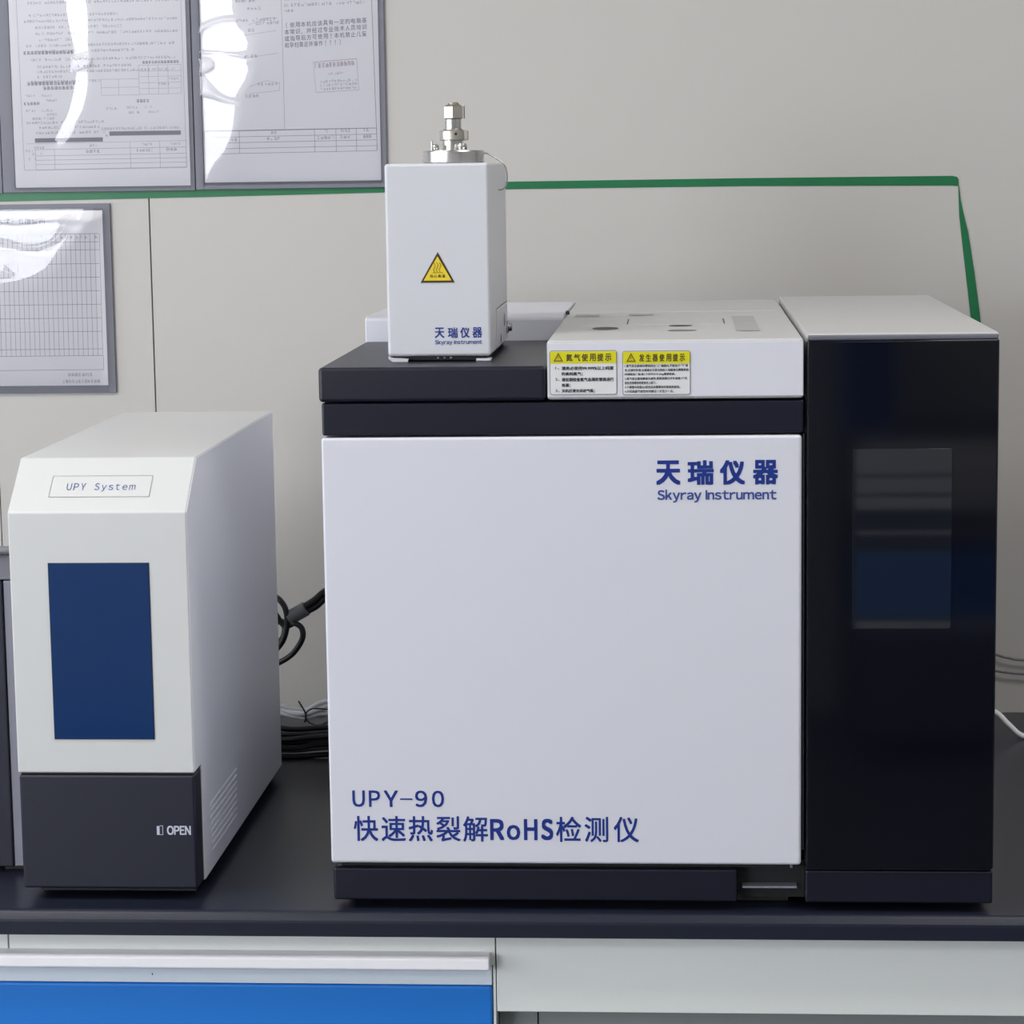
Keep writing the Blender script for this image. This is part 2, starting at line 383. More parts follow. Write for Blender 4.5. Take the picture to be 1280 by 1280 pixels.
for i, (s_, u0, u1) in enumerate([('1、', .2117, .2155), (None, 0, 0), ('2、', .2117, .2155), (None, 0, 0), ('3、', .2117, .2155)]):
    if s_: rw.append((s_, u0, u1, 1.2979-i*.00505, 1.3004-i*.00505, .02))
for i, (s_, u1) in enumerate([('请务必使用99.999%以上纯度', .2638), ('的高纯氮气；', .2362), ('请定期检查氮气总阀和管路进行', .2638), ('检漏；', .2250), ('关机后请关闭进气瓶；', .2468)]):
    rw.append((s_, .2174, u1, 1.2972-i*.00505, 1.3006-i*.00505, .03))
sticker(.2068, .2667, 1.2751, 1.3147, '氮气使用提示', rw, .2213)
rw = []
for i, (s_, u0, u1) in enumerate([('1.氢气发生器液位需保持在“上”液限内,不能低于“下”液', .2735, .3296), ('位,无液时补液,以蒸馏水为准比例加入电解液后需要更换', .2735, .3302), ('时请联系厂家,每1个月不少于20kg需要更换。', .2735, .3185), ('2.氢气发生器电解液为碱性,更换周期为半年或者1个月,', .2735, .3292), ('如有变质需及时更换至上限下。', .2735, .3015), ('3.干燥管中硅胶2/3变色后应需要及时更换再使用。', .2735, .3225), ('4.开机检查气密性时间建议一天至少一次。', .2735, .3170)]):
    rw.append((s_, u0, u1, 1.2993-i*.00378, 1.3018-i*.00378, .02))
sticker(.2714, .3318, 1.2745, 1.3139, '发生器使用提示', rw, .2860)

# door lettering
Td = front(-.0003)
b = B()
for ch, x0, x1 in (('天', .3006, .3227), ('瑞', .3288, .3521), ('仪', .3574, .3801), ('器', .3866, .4094)):
    text(b, ch, Td, x0, x1, 1.1937, 1.2158, .035)
b.build('brand_lettering', 'bluetext', gc).parent = dr
b = B(); latin(b, 'Skyray Instrument', Td, .3020, .4076, 1.1806, 1.1887, .035); b.build('brand_subtitle', 'palebluetext', gc).parent = dr
b = B()
for ch, x0, x1 in (('U', .0210, .0326), ('P', .0362, .0466), ('Y', .0500, .0632), ('9', .0788, .0900), ('0', .0942, .1054)):
    text(b, chr(ord(ch)+0xfee0), Td, x0, x1, .8977, .9132, .022)
b.rect(Td, .0650, .0764, .9044, .9058)
b.build('model_lettering', 'bluetext', gc).parent = dr
b = B()
for ch, x0, x1 in (('快', .0216, .0442), ('速', .0472, .0696), ('热', .0722, .0947), ('裂', .0976, .1200), ('解', .1224, .1452), ('检', .2076, .2306), ('测', .2336, .2552), ('仪', .2602, .2832)):
    text(b, ch, Td, x0, x1, .8654, .8892, .012)
for ch, x0, x1, z1 in (('R', .1472, .1602, .8868), ('o', .1624, .1748, .8812), ('H', .1782, .1906, .8868), ('S', .1938, .2050, .8872)):
    text(b, chr(ord(ch)+0xfee0), Td, x0, x1, .8670, z1, .035)
b.build('product_lettering', 'bluetext', gc).parent = dr

# plinth and feet
b = B(); b.box(.0014, .3725, .0035, .05, .8085, .8392, .0022, 3); b.build('plinth', 'dark', gc)
B().box(.008, .428, .012, .06, .8392, .8440).build('plinth_gap', 'black', gc)
B().box(.3735, .4340, .022, .06, .8085, .8438).build('plinth_recess', 'black', gc)
B().box(.010, .60, .05, .62, .8075, .8125).build('underside', 'black', gc)
B().box(.3770, .4270, .008, .022, .8203, .8222, .0004, 1).build('latch_plate', 'insgrey', gc)
B().lathe((.4220, .010, .8395), [(.0014, 0), (.0014, .0050), (.0009, .0056)], 12).build('hinge_pin', 'insgrey', gc)
B().box(.4312, .4332, .003, .02, .8580, 1.2385, .0004, 1).build('hinge_strip', 'dark', gc)
for x, y in ((.036, .05), (.40, .06), (.575, .05), (.03, .58), (.575, .58)):
    B().lathe((x, y, BZ), [(.015, 0), (.0165, .003), (.0165, .009)], 28).build('foot', 'black', gc)
B().box(.022, .42, .035, .045, BZ+.001, .809).build('under_shadow_strip', 'black', gc)  # black strip added for the shadow under the plinth

# tower
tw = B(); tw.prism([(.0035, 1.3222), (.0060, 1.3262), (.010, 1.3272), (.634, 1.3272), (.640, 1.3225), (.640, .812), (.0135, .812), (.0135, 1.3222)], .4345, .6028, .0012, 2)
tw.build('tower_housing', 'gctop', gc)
tl = B().box(.4352, .6022, .0015, .0125, 1.3213, 1.3258, .0012, 2).build('tower_lip', 'slate', gc)
td = B().box(.4345, .6030, 0, .0125, .8412, 1.3215, .0020, 3).build('tower_door', 'smoked', gc)
b = B(); b.plate(rrect(.4752, .5625, 1.0628, 1.2250, .002), -.0007, .001, .0003); b.build('viewing_window', 'smokedwin', gc).parent = td
B().box(.4342, .6030, .0032, .03, .8085, .8388, .0018, 3).build('tower_plinth', 'dark', gc)
B().box(.4343, .6020, .008, .03, .8388, .8420).build('tower_gap', 'black', gc)

# ------------------------------------------------------------------ pyrolyser furnace standing on the dark lid
LZ = 1.3010
py = thing('furnace_unit', 'slim white furnace unit with hot-surface triangle standing on the dark lid', 'furnace', (.1025, .174, LZ))
PX0, PX1, PY0, PY1 = .0549, .1500, .0627, .2855
shell = B().box(PX0, PX1, PY0, PY1, 1.3058, 1.4812, .0030, 4).build('shell', 'pyro', py)
B().box(PX0+.004, PX1-.004, PY0+.006, PY1-.006, LZ+.001, 1.3065).build('base_plate', 'black', py)
B().plate([(PX0+.0004, LZ+.0026), (PX0+.0004, LZ+.0052), (PX0+.0035, LZ+.0036), (PX0+.012, LZ+.0032), (PX0+.019, LZ+.0026), (PX0+.018, LZ), (PX0+.004, LZ)], PY0+.0006, PY0+.016).build('mounting_foot', 'pyro', py)
B().box(PX1-.0140, PX1-.0006, PY0+.0006, PY0+.016, LZ, LZ+.0024, .0004, 1).build('mounting_foot', 'pyro', py)
B().box(PX0+.006, PX0+.016, PY1-.02, PY1-.004, LZ, LZ+.0024).build('mounting_foot', 'pyro', py)
B().box(PX1-.016, PX1-.006, PY1-.02, PY1-.004, LZ, LZ+.0024).build('mounting_foot', 'pyro', py)
for dx in (-.006, 0, .006):
    B().lathe((.1065+dx, PY0+.007, LZ+.0030), [(.0011, 0), (.0011, .0010), (.0006, .0014)], 12, 'y').build('screw', 'nickel', py)
Tp = front(PY0-.0003)
b = B(); b.plate([(.0862, 1.3732), (.1176, 1.3732), (.1024, 1.4010)], PY0-.0004, PY0+.001)
hs = b.build('hot_surface_label', 'brown', py)
b = B(); b.faces([(.0891, 1.3751, .0003), (.1147, 1.3751, .0003), (.1022, 1.3972, .0003)], [(0, 1, 2)], Tp); b.build('amber_face', 'amber', py).parent = hs
b = B()
for k in (-1, 0, 1):
    pts = [(.1012+k*.0026+.0011*math.sin(t*1.9*math.pi/1.0)+.0012*t, 1.3915-t*.0088) for t in [i/10 for i in range(11)]]
    for (a0, c0), (a1, c1) in zip(pts, pts[1:]): b.line(Tp, a0, c0, a1, c1, .0006, .0005)
b.line(Tp, .0975, 1.3822, .1070, 1.3822, .0005, .0005)
b.build('heat_waves', 'olive', py).parent = hs
b = B()
for i, ch in enumerate('当心高温'): text(b, ch, Tp, .0950+i*.0037, .0979+i*.0037, 1.3778, 1.3806, .02, .0005)
b.build('label_lettering', 'brown', py).parent = hs
b = B()
for ch, x0, x1 in (('天', .0988, .1086), ('瑞', .1108, .1208), ('仪', .1222, .1318), ('器', .1334, .1432)): text(b, ch, Tp, x0-.0004, x1-.0012, 1.3226, 1.3322, .02)
b.build('brand_lettering', 'bluetext', py).parent = shell
b = B(); latin(b, 'Skyray Instrument', Tp, .0985, .1418, 1.3170, 1.3205, .03); b.build('brand_subtitle', 'palebluetext', py).parent = shell
# right-hand side plate: outline, knob, port
Ts = lambda u, v, d=0: (PX1+d, u, v)
sp = B().box(PX1-.001, PX1+.0010, .131, .270, 1.3080, 1.3440, .0006, 2).build('side_plate', 'pyro', py)
b = B()
for a in ((.1300, 1.3075, .1300, 1.3445), (.1300, 1.3445, .271, 1.3445)): b.line(Ts, *a, .0010, .0004)
b.build('plate_joint', 'slot', py).parent = sp
kb = B(); kb.lathe((PX1+.0008, .2545, 1.3200), [(.0060, 0), (.0060, .0022), (.0042, .0030), (.0042, .0050), (.0030, .0058)], 24, 'x'); kb.build('knob', 'steel', py)
kb = B(); kb.lathe((PX1+.0008, .225, 1.3290), [(.007, 0), (.0062, .0006)], 20, 'x'); kb.build('socket', 'greyline', py)
kb = B(); kb.lathe((PX1+.0008, .175, 1.3140), [(.0048, 0), (.0042, .0005)], 20, 'x'); kb.build('port', 'slot', py)
# inlet fitting
FX, FY = .1081, .174
fz = 1.4810
B().lathe((FX, FY, fz), [(.0280, 0), (.0292, .0012), (.0294, .0110), (.0288, .0122), (.010, .0123)], 64).build('flange', 'steel', py)
B().lathe((FX-.0006, FY, fz+.0120), [(.0112, 0), (.0104, .0015), (.0100, .0096), (.0108, .0102)], 40).build('neck', 'steel', py)
cl = B(); cl.lathe((FX, FY, fz+.0216), [(.0122, 0), (.0127, .0008), (.0127, .0088), (.0120, .0096)], 40)
cl.box(FX+.006, FX+.0145, FY-.006, FY+.006, fz+.0218, fz+.0306, .0006, 2); cl.build('collar', 'nickel', py)
B().lathe((FX+.0040, FY-.0120, fz+.0276), [(.0013, 0), (.0013, .0009)], 12, 'y').build('grub_screw', 'black', py)
B().lathe((FX+.0003, FY, fz+.0312), [(.0092, 0), (.0092, .0010), (.0080, .0014), (.0080, .0100), (.0084, .0104)], 40).build('sleeve', 'steel', py)
B().lathe((FX+.0010, FY, fz+.0416), [(.0072, 0), (.0098, .0010), (.0098, .0118), (.0074, .0134)], 6).build('hex_nut', 'nickel', py)
B().lathe((FX+.0010, FY, fz+.0548), [(.0052, 0), (.0052, .0020), (.0036, .0026)], 24).build('end_cap', 'nickel', py)
B().lathe((FX+.0112, FY, fz+.0420), [(.0006, 0), (.0006, .0130)], 10).build('pin', 'steel', py)
B().lathe((FX+.0095, FY-.013, fz+.0120), [(.0050, 0), (.0050, .0050), (.0040, .0066), (.001, .0070)], 24).build('cap_screw', 'steel', py)
B().lathe((FX-.0155, FY-.012, fz+.0120), [(.0032, 0), (.0032, .0050), (.0024, .0062)], 20).build('cap_screw', 'steel', py)
B().lathe((FX-.0195, FY-.006, fz+.0120), [(.0009, 0), (.0009, .0090), (.0004, .0096)], 12).build('pin', 'steel', py)
B().tube([(.1345, .178, 1.4895), (.1400, .178, 1.4900), (.1497, .178, 1.4846), (.1565, .178, 1.4790), (.1590, .178, 1.4690), (.1575, .178, 1.4590), (.1530, .178, 1.4555), (.1490, .178, 1.4560)], .0008, 8).build('sensor_wire', 'steel', py)

# ------------------------------------------------------------------ left controller box
bx = thing('controller_box', 'tall white control box with sloped top and blue screen, left of the large analyser', 'controller', (-.213, .27, BZ))
X0, X1, YF = -.2962, -.1296, .0242
b = B(); b.prism([(YF, .9228), (YF, 1.168), (.0792, 1.2125), (.519, 1.2125), (.519, .8105), (.0585, .8105), (.0585, .9228)], X0, X1, .0016, 3)
hous = b.build('housing', 'boxwhite', bx)
b = B(); b.prism([(YF+.0010, .9240), (YF+.0010, 1.1678), (.0794, 1.2115), (.518, 1.2115), (.518, .8110), (.0590, .8110), (.0590, .9240)], X1-.0010, X1+.0004, .0003, 1)
b.build('side_panel', 'boxside', bx)
b = B(); b.box(X0+.0006, X1-.0004, YF+.0004, .0580, .8115, .9208, .0026, 3); bd = b.build('lower_door', 'darkdoor', bx)
B().box(X0+.002, X1-.0012, YF+.004, .0584, .9205, .9230).build('door_gap_shadow', 'black', bx)  # black filler drawn for the shadow line above the lower door
To = front(YF+.0001)
b = B(); b.rect(To, -.1668, -.1642, .8638, .8722); b.line(To, -.1612, .8638, -.1612, .8726, .0005); b.line(To, -.1642, .8724, -.1612, .8726, .0005); b.line(To, -.1642, .8640, -.1612, .8640, .0005)
b.build('door_symbol', 'whitetext', bx).parent = bd
b = B(); latin(b, 'OPEN', To, -.1570, -.1350, .8642, .8722, .035); b.build('door_lettering', 'whitetext', bx).parent = bd
sb = B().box(-.2601, -.1656, YF-.0006, YF+.002, .9550, 1.1212).build('screen_bezel', 'darkband', bx)
b = B(); b.box(-.2596, -.1661, YF-.0010, YF+.001, .9555, 1.1207, .0002, 1); b.build('screen', 'screen', bx)
# sloped name plate
v0 = Vector((0, YF, 1.168)); v1 = Vector((0, .0792, 1.2125)); sd = (v1-v0).normalized(); sn = Vector((0, -sd.z, sd.y))
def Tsl(u, v, d=0): p = v0+sd*v+sn*(d+.0002); return (u, p.y, p.z)
SL = (v1-v0).length
b = B(); b.rect(Tsl, -.2608, -.1668, SL*.275, SL*.655); npl = b.build('name_plate', 'boxwhite', bx)
b = B()
for a in ((-.2608, SL*.275, -.1668, SL*.275), (-.2608, SL*.655, -.1668, SL*.655), (-.2608, SL*.275, -.2608, SL*.655), (-.1668, SL*.275, -.1668, SL*.655)): b.line(Tsl, *a, .00045, .0002)
b.build('plate_outline', 'greyline', bx).parent = npl
b = B(); cx = -.2462
for i, ch in enumerate('UPY System'):
    if ch != ' ':
        lo = SL*.395; hi = SL*.52; wd = .0046
        if ch in 'yse': hi = SL*.487
        if ch == 'm': hi = SL*.487; wd = .0056
        if ch == 't': hi = SL*.51; wd = .0040
        if ch == 'y': lo = SL*.368
        text(b, chr(ord(ch)+0xfee0), Tsl, cx+.0005, cx+.0005+wd, lo, hi, .0, .0003)
    cx += .00655
b.build('name_lettering', 'palebluetext', bx).parent = npl
for k in range(8):
    z = .8735-k*.0066
    b = B(); b.prism([(.093+.0005*k, z), (.236-.001*k, z), (.236-.001*k, z+.0030), (.093+.0005*k, z+.0030)], X1-.0004, X1+.0014, .0006, 2)
    b.build('vent_louvre', 'boxside', bx)
for x in (X0+.02, X1-.02):
    for y in (.075, .49): B().lathe((x, y, BZ), [(.011, 0), (.012, .003), (.012, .012)], 24).build('foot', 'black', bx)
B().box(X0+.012, X1-.006, .045, .50, BZ+.004, .8125).build('underside', 'black', bx)

# ------------------------------------------------------------------ instrument cut off by the left edge
li = thing('edge_instrument', 'dark-fronted instrument with grey edge strip, cut off at the left of the picture', 'instrument', (-.5, .2, BZ))
B().box(-.70, -.2995, .135, .262, .806, 1.0895, .002, 2).build('casing', 'insgrey', li)
B().box(-.3292, -.2995, .118, .136, .806, 1.0890, .0012, 2).build('edge_strip', 'insgrey', li)
B().box(-.70, -.3298, .116, .136, .806, 1.0890, .0015, 2).build('front_door', 'darkdoor', li)
B().box(-.70, -.2995, .118, .265, 1.0897, 1.0925, .001, 2).build('top_plate', 'slate', li)
for x in (-.33, -.66): B().box(x-.012, x+.012, .13, .25, BZ, .807).build('foot', 'black', li)
tag(B().tube([(-.56, .252, 1.0972), (-.40, .255, 1.0972), (-.345, .250, 1.0985), (-.325, .240, 1.1000), (-.305, .245, 1.0975), (-.302, .25, 1.0972)], .0046, 10).build('cable', 'plug'), 'dark grey cable lying on top of the instrument at the left edge', 'cable')

# ------------------------------------------------------------------ cables
yk = .62
cb = thing('power_cord', 'black power cord with grey moulded plug looping between the two machines', 'cable', (-.13, yk, .9))
B().tube([(-.1332, yk, .9605), (-.1200, yk, .9680), (-.1125, yk, .9722)], .0086, 16).build('plug_body', 'plug', cb)
B().tube([(-.1325, yk, .9555), (-.1360, yk, .9520)], .0050, 12).build('plug_tip', 'cable_black', cb)
B().tube([(-.1160, yk-.001, .9735), (-.1030, yk-.001, .9815), (-.0870, yk, .9935), (-.06, yk, 1.00)], .0042, 12).build('cord', 'cable_black', cb)
B().tube([(-.1140, yk+.001, .9675), (-.1010, yk+.001, .9745), (-.0870, yk, .9850), (-.06, yk, .99)], .0040, 12).build('cord', 'cable_black', cb)
B().tube([(-.155, yk+.02, .984), (-.1445, yk, .9835), (-.1370, yk-.004, .9745), (-.1345, yk-.004, .9600), (-.1375, yk-.002, .9420), (-.1445, yk, .9285), (-.158, yk+.01, .915)], .0034, 12).build('cord', 'cable_black', cb)
B().tube([(-.150, yk+.004, .966), (-.1405, yk+.004, .952), (-.1330, yk, .9522), (-.1255, yk-.006, .9555), (-.1172, yk-.008, .9505), (-.1165, yk-.008, .9385), (-.1255, yk-.004, .9235), (-.1370, yk, .9130), (-.160, yk+.01, .900)], .0034, 12).build('cord', 'cable_black', cb)
B().tube([(-.160, yk+.008, .958), (-.1410, yk+.008, .9535), (-.1400, yk+.008, .940), (-.147, yk+.008, .930), (-.162, yk+.008, .925)], .0042, 12).build('cord', 'cable_black', cb)
wc = thing('cable_bundle', 'bundle of white cables tied with a black twist tie behind the two machines', 'cable', (-.12, yk, BZ))
for p in ([(-.20, yk, .880), (-.160, yk, .862), (-.1445, yk, .8570), (-.1250, yk-.002, .8525), (-.1135, yk, .8520), (-.100, yk, .8595), (-.080, yk, .862), (-.02, yk, .858)],
          [(-.20, yk+.004, .865), (-.160, yk+.004, .855), (-.1445, yk+.002, .8515), (-.1270, yk-.006, .8490), (-.1140, yk-.006, .8485), (-.100, yk-.002, .8520), (-.080, yk, .856), (-.02, yk, .850)],
          [(-.20, yk+.006, .850), (-.160, yk+.004, .849), (-.1445, yk+.002, .8470), (-.1270, yk-.002, .8450), (-.1140, yk-.004, .8440), (-.100, yk-.002, .8470), (-.080, yk, .847), (-.02, yk, .845)],
          [(-.1445, yk+.008, .8470), (-.1140, yk+.006, .8480), (-.100, yk+.004, .8440), (-.080, yk+.004, .851), (-.02, yk, .852)]):
    B().tube(p, .0030, 10).build('cable_strand', 'cable_white', wc)
B().tube([(-.1225, yk-.012, .8650), (-.1190, yk-.012, .8590), (-.1150, yk-.013, .8520), (-.1140, yk-.013, .8440), (-.1160, yk-.012, .8400)], .0010, 8).build('twist_tie', 'cable_black', wc)
B().tube([(-.1150, yk-.013, .8500), (-.108, yk-.013, .8555), (-.098, yk-.012, .8560), (-.085, yk-.010, .8540)], .0009, 8).build('twist_tie', 'cable_black', wc)
B().tube([(-.1160, yk-.008, .8440), (-.110, yk-.008, .8380), (-.100, yk-.006, .8350), (-.086, yk-.004, .8400)], .0012, 8).build('tail', 'cable_grey', wc)
gk = thing('dark_cable_coil', 'dark grey cables coiled on the worktop below the white cable bundle', 'cable', (-.12, .6, BZ))
rnd = random.Random(4)
for k in range(9):
    zz = BZ+.0035+.0042*k; yy = .60+.012*(k % 3)-.004*k
    B().tube([(-.21, yy, zz+.004*rnd.random()), (-.155, yy-.008, zz+.003*rnd.random()), (-.125, yy-.010+.01*rnd.random(), zz-.001), (-.095, yy-.004, zz+.003*rnd.random()), (-.02, yy+.004, zz+.004)], .0030 if k % 2 else .0034, 8).build('cable_loop', 'cable_grey' if k % 4 == 1 else 'cable_black', gk)
tag(B().tube([(.60, .66, .842), (.66, .68, .840), (.690, .700, .8325), (.7060, .700, .8180), (.7205, .700, .8050), (.735, .702, .8032), (.80, .72, .8032)], .0034, 10).build('cable', 'cable_white'), 'thick white cable dropping to the worktop right of the glass tower', 'cable')
tag(B().tube([(.60, .80, .893), (.695, .835, .8770), (.722, .836, .8705), (.76, .836, .8665), (.95, .83, .862)], .0015, 8).build('cable', 'cable_grey'), 'thin grey cable along the wall right of the glass tower, upper of two', 'cable')
tag(B().tube([(.60, .80, .868), (.695, .835, .8555), (.722, .836, .8520), (.76, .836, .8495), (.95, .83, .846)], .0015, 8).build('cable', 'cable_grey'), 'thin grey cable along the wall right of the glass tower, lower of two', 'cable')

# ------------------------------------------------------------------ green tape on the wall
b = B(); ty = WY-.0004
top = [(-.80, 1.4545), (-.515, 1.4545), (-.27, 1.4548), (.119, 1.4592), (.40, 1.4596), (.6500, 1.4590), (.6555, 1.4578), (.6575, 1.4545)]
bot = [(-.80, 1.4425), (-.515, 1.4432), (-.27, 1.4454), (.119, 1.4500), (.40, 1.4500), (.6500, 1.4474), (.6560, 1.4468), (.6578, 1.4466)]
for i in range(len(top)-1):
    b.faces([(bot[i][0], ty-.0003, bot[i][1]), (bot[i+1][0], ty-.0003, bot[i+1][1]), (top[i+1][0], ty-.0003, top[i+1][1]), (top[i][0], ty-.0003, top[i][1])], [(0, 1, 2, 3)])
L = [(.6572, 1.4470), (.6578, 1.4300), (.6588, 1.4100), (.6612, 1.3900), (.6670, 1.3434), (.6728, 1.2960), (.6800, 1.2300)]
Rr = [(.6580, 1.4470), (.6602, 1.4300), (.6648, 1.4100), (.6698, 1.3900), (.6775, 1.3434), (.6842, 1.2960), (.6920, 1.2300)]
for i in range(len(L)-1):
    b.faces([(L[i+1][0], ty-.0006, L[i+1][1]), (Rr[i+1][0], ty-.0006, Rr[i+1][1]), (Rr[i][0], ty-.0006, Rr[i][1]), (L[i][0], ty-.0006, L[i][1])], [(0, 1, 2, 3)])
geo = bmesh.ops.extrude_face_region(b.bm, geom=list(b.bm.faces)); bmesh.ops.translate(b.bm, verts=[v for v in geo['geom'] if isinstance(v, bmesh.types.BMVert)], vec=(0, .0004, 0))
bmesh.ops.recalc_face_normals(b.bm, faces=b.bm.faces)
tag(b.build('green_tape', 'tape'), 'green tape stuck across the wall and folding down at the right', 'tape')

# ------------------------------------------------------------------ document pockets on the wall
FYB = WY-.0040                                      # front of the grey border
def inside(px, pz, poly):
    c = np.zeros(px.shape, bool); n = len(poly)
    for i in range(n):
        (x1, z1), (x2, z2) = poly[i], poly[(i+1) % n]
        if z1 == z2: continue
        c ^= ((z1 > pz) != (z2 > pz)) & (px < (x2-x1)*(pz-z1)/(z2-z1)+x1)
    return c
def edist(px, pz, poly):
    d = np.full(px.shape, 9.); n = len(poly)
    for i in range(n):
        a = np.array(poly[i]); e = np.array(poly[(i+1) % n])-a
        t = np.clip(((px-a[0])*e[0]+(pz-a[1])*e[1])/max(e@e, 1e-12), 0, 1)
        d = np.minimum(d, np.hypot(px-a[0]-t*e[0], pz-a[1]-t*e[1]))
    return d
def film_sheet(x0, x1, z0, z1, bulges, creases, slope, step=.0015, open_top=False):
    """clear film with soft bulges (shaped to mirror the rear window as glare inside each outline) and sharp creases that break it"""
    nx = int((x1-x0)/step)+1; nz = int((z1-z0)/step)+1
    xs = np.linspace(x0, x1, nx); zs = np.linspace(z0, z1, nz); X, Z = np.meshgrid(xs, zs)
    hx, hz = xs[1]-xs[0], zs[1]-zs[0]
    m = np.zeros(X.shape, bool)
    for p in bulges: m |= inside(X, Z, p)  # outlines follow the wanted glare; the relief is shaped to them
    mx = (m[:, 1:] & m[:, :-1]); mz = (m[1:] & m[:-1])
    Wx = np.where(mx, 110., 1.); Wz = np.where(mz, 110., 1.); Gx = np.where(mx, math.tan(math.radians(slope)), 0.)
    def A(h):
        r = np.zeros_like(h); g = Wx*(h[:, 1:]-h[:, :-1])/hx/hx; r[:, 1:] += g; r[:, :-1] -= g
        g = Wz*(h[1:]-h[:-1])/hz/hz; r[1:] += g; r[:-1] -= g; return r*free+h*(1-free)
    free = np.ones(X.shape); free[0] = free[-1] = 0; free[:, 0] = free[:, -1] = 0
    if open_top: free[-1, 1:-1] = 1
    rhs = np.zeros(X.shape); g = Wx*Gx/hx; rhs[:, 1:] += g; rhs[:, :-1] -= g; rhs *= free
    h = np.zeros(X.shape); r_ = rhs-A(h); p = r_.copy(); rs = (r_*r_).sum()
    for it in range(1500):
        Ap = A(p); al = rs/max((p*Ap).sum(), 1e-30); h += al*p; r_ -= al*Ap; rn = (r_*r_).sum()
        if rn < 1e-9: break
        p = r_+(rn/rs)*p; rs = rn
    for poly, deg in creases: h += np.where(inside(X, Z, poly), edist(X, Z, poly)*math.tan(math.radians(deg)), 0)
    h += .00006*np.sin(X*90+Z*31)*np.sin(Z*70-X*23)
    h = h-min(0, h.min())*.98
    V = np.stack([X, FYB-.0006-h, Z], -1).reshape(-1, 3)
    F = [(j*nx+i, j*nx+i+1, (j+1)*nx+i+1, (j+1)*nx+i) for j in range(nz-1) for i in range(nx-1)]
    b = B(); me = bpy.data.meshes.new('t'); me.from_pydata(V.tolist(), [], F); b.bm.from_mesh(me); bpy.data.meshes.remove(me)
    for f in b.bm.faces: f.smooth = True
    return b
def pocket(name, label, ox0, ox1, oz0, oz1, bl, br, bb, btp, tilt=0):
    t = thing(name, label, 'document pocket', ((ox0+ox1)/2, WY-.002, oz0), 'document pockets on the wall')
    b = B()
    b.box(ox0, ox0+bl, FYB, WY-.0001, oz0, oz1, .0005, 1); b.box(ox1-br, ox1, FYB, WY-.0001, oz0, oz1, .0005, 1)
    b.box(ox0+bl-.0003, ox1-br+.0003, FYB, WY-.0001, oz0, oz0+bb, .0005, 1); b.box(ox0+bl-.0003, ox1-br+.0003, FYB, WY-.0001, oz1-btp, oz1, .0005, 1)
    b.build('border', 'frame', t)
    p = B().box(ox0+bl-.001, ox1-br+.001, WY-.0026, WY-.0010, oz0+bb-.001, oz1-btp+.001).build('paper', 'paper', t)
    return t, p
PYP = WY-.00265
Tw = front(PYP)
rnd = random.Random(11)
def scribble(b, x0, x1, z, h, pitch=None, dens=1.0, slope=0., gap=.06):
    """rows of tiny broken strokes: print too blurred to read"""
    pitch = pitch or h*1.15; x = x0
    while x < x1-pitch*.5:
        if rnd.random() > gap:
            zz = z+(x-x0)*slope; w_ = pitch*.78
            for k in range(3):
                if rnd.random() < .8*dens: v = zz+h*(.08+.4*k); b.rect(Tw, x+w_*.1*rnd.random(), x+w_*(.6+.4*rnd.random()), v, v+h*.13)
            for k in range(3):
                if rnd.random() < .75*dens: u = x+w_*(.08+.36*k+.08*rnd.random()); b.rect(Tw, u, u+h*.13, zz+h*.1*rnd.random(), zz+h*(.7+.3*rnd.random()))
        x += pitch
def table(b, xs, zs, slope, x_ref, w=.0004):
    for z in zs: b.line(Tw, xs[0], z+(xs[0]-x_ref)*slope, xs[-1], z+(xs[-1]-x_ref)*slope, w)
    for x in xs: b.line(Tw, x, zs[-1]+(x-x_ref)*slope, x, zs[0]+(x-x_ref)*slope, w)

# pocket A: dense text sheet
ta, pa = pocket('document_pocket', 'grey-bordered pocket holding the dense text sheet with two dark bars, upper left', -.5100, -.2705, 1.4538, 1.795, .0155, .0055, .0060, .012)
sl = .006
b = B()
b.line(Tw, -.4850, 1.75, -.4825, 1.4815, .0004); b.line(Tw, -.2816, 1.75, -.2803, 1.4831, .0004); b.line(Tw, -.4825, 1.4812, -.2803, 1.4826, .0004)
table(b, [-.4680, -.4442, -.3497, -.3130, -.2805], [1.5065, 1.4988, 1.4935, 1.4882, 1.4815], .004, -.35)
b.line(Tw, -.4787, 1.5132, -.2803, 1.5146, .0003)
b.line(Tw, -.3130, 1.5146, -.3130, 1.5060, .0003); b.line(Tw, -.3497, 1.5140, -.3497, 1.5060, .0003)
table(b, [-.3361, -.3240, -.3120, -.3000, -.2838], [1.6062, 1.5990, 1.5925, 1.5850, 1.5780, 1.5712], .004, -.33, .0003)
table(b, [-.3830, -.3614, -.3361], [1.5900, 1.5800, 1.5706], .004, -.36, .0003)
b.build('ruled_lines', 'inkpale', ta).parent = pa
b = B(); b.rect(Tw, -.4681, -.3834, 1.5146, 1.5198); b.rect(Tw, -.3750, -.2864, 1.5216, 1.5268); b.build('printed_bars', 'bar', ta).parent = pa
b = B()
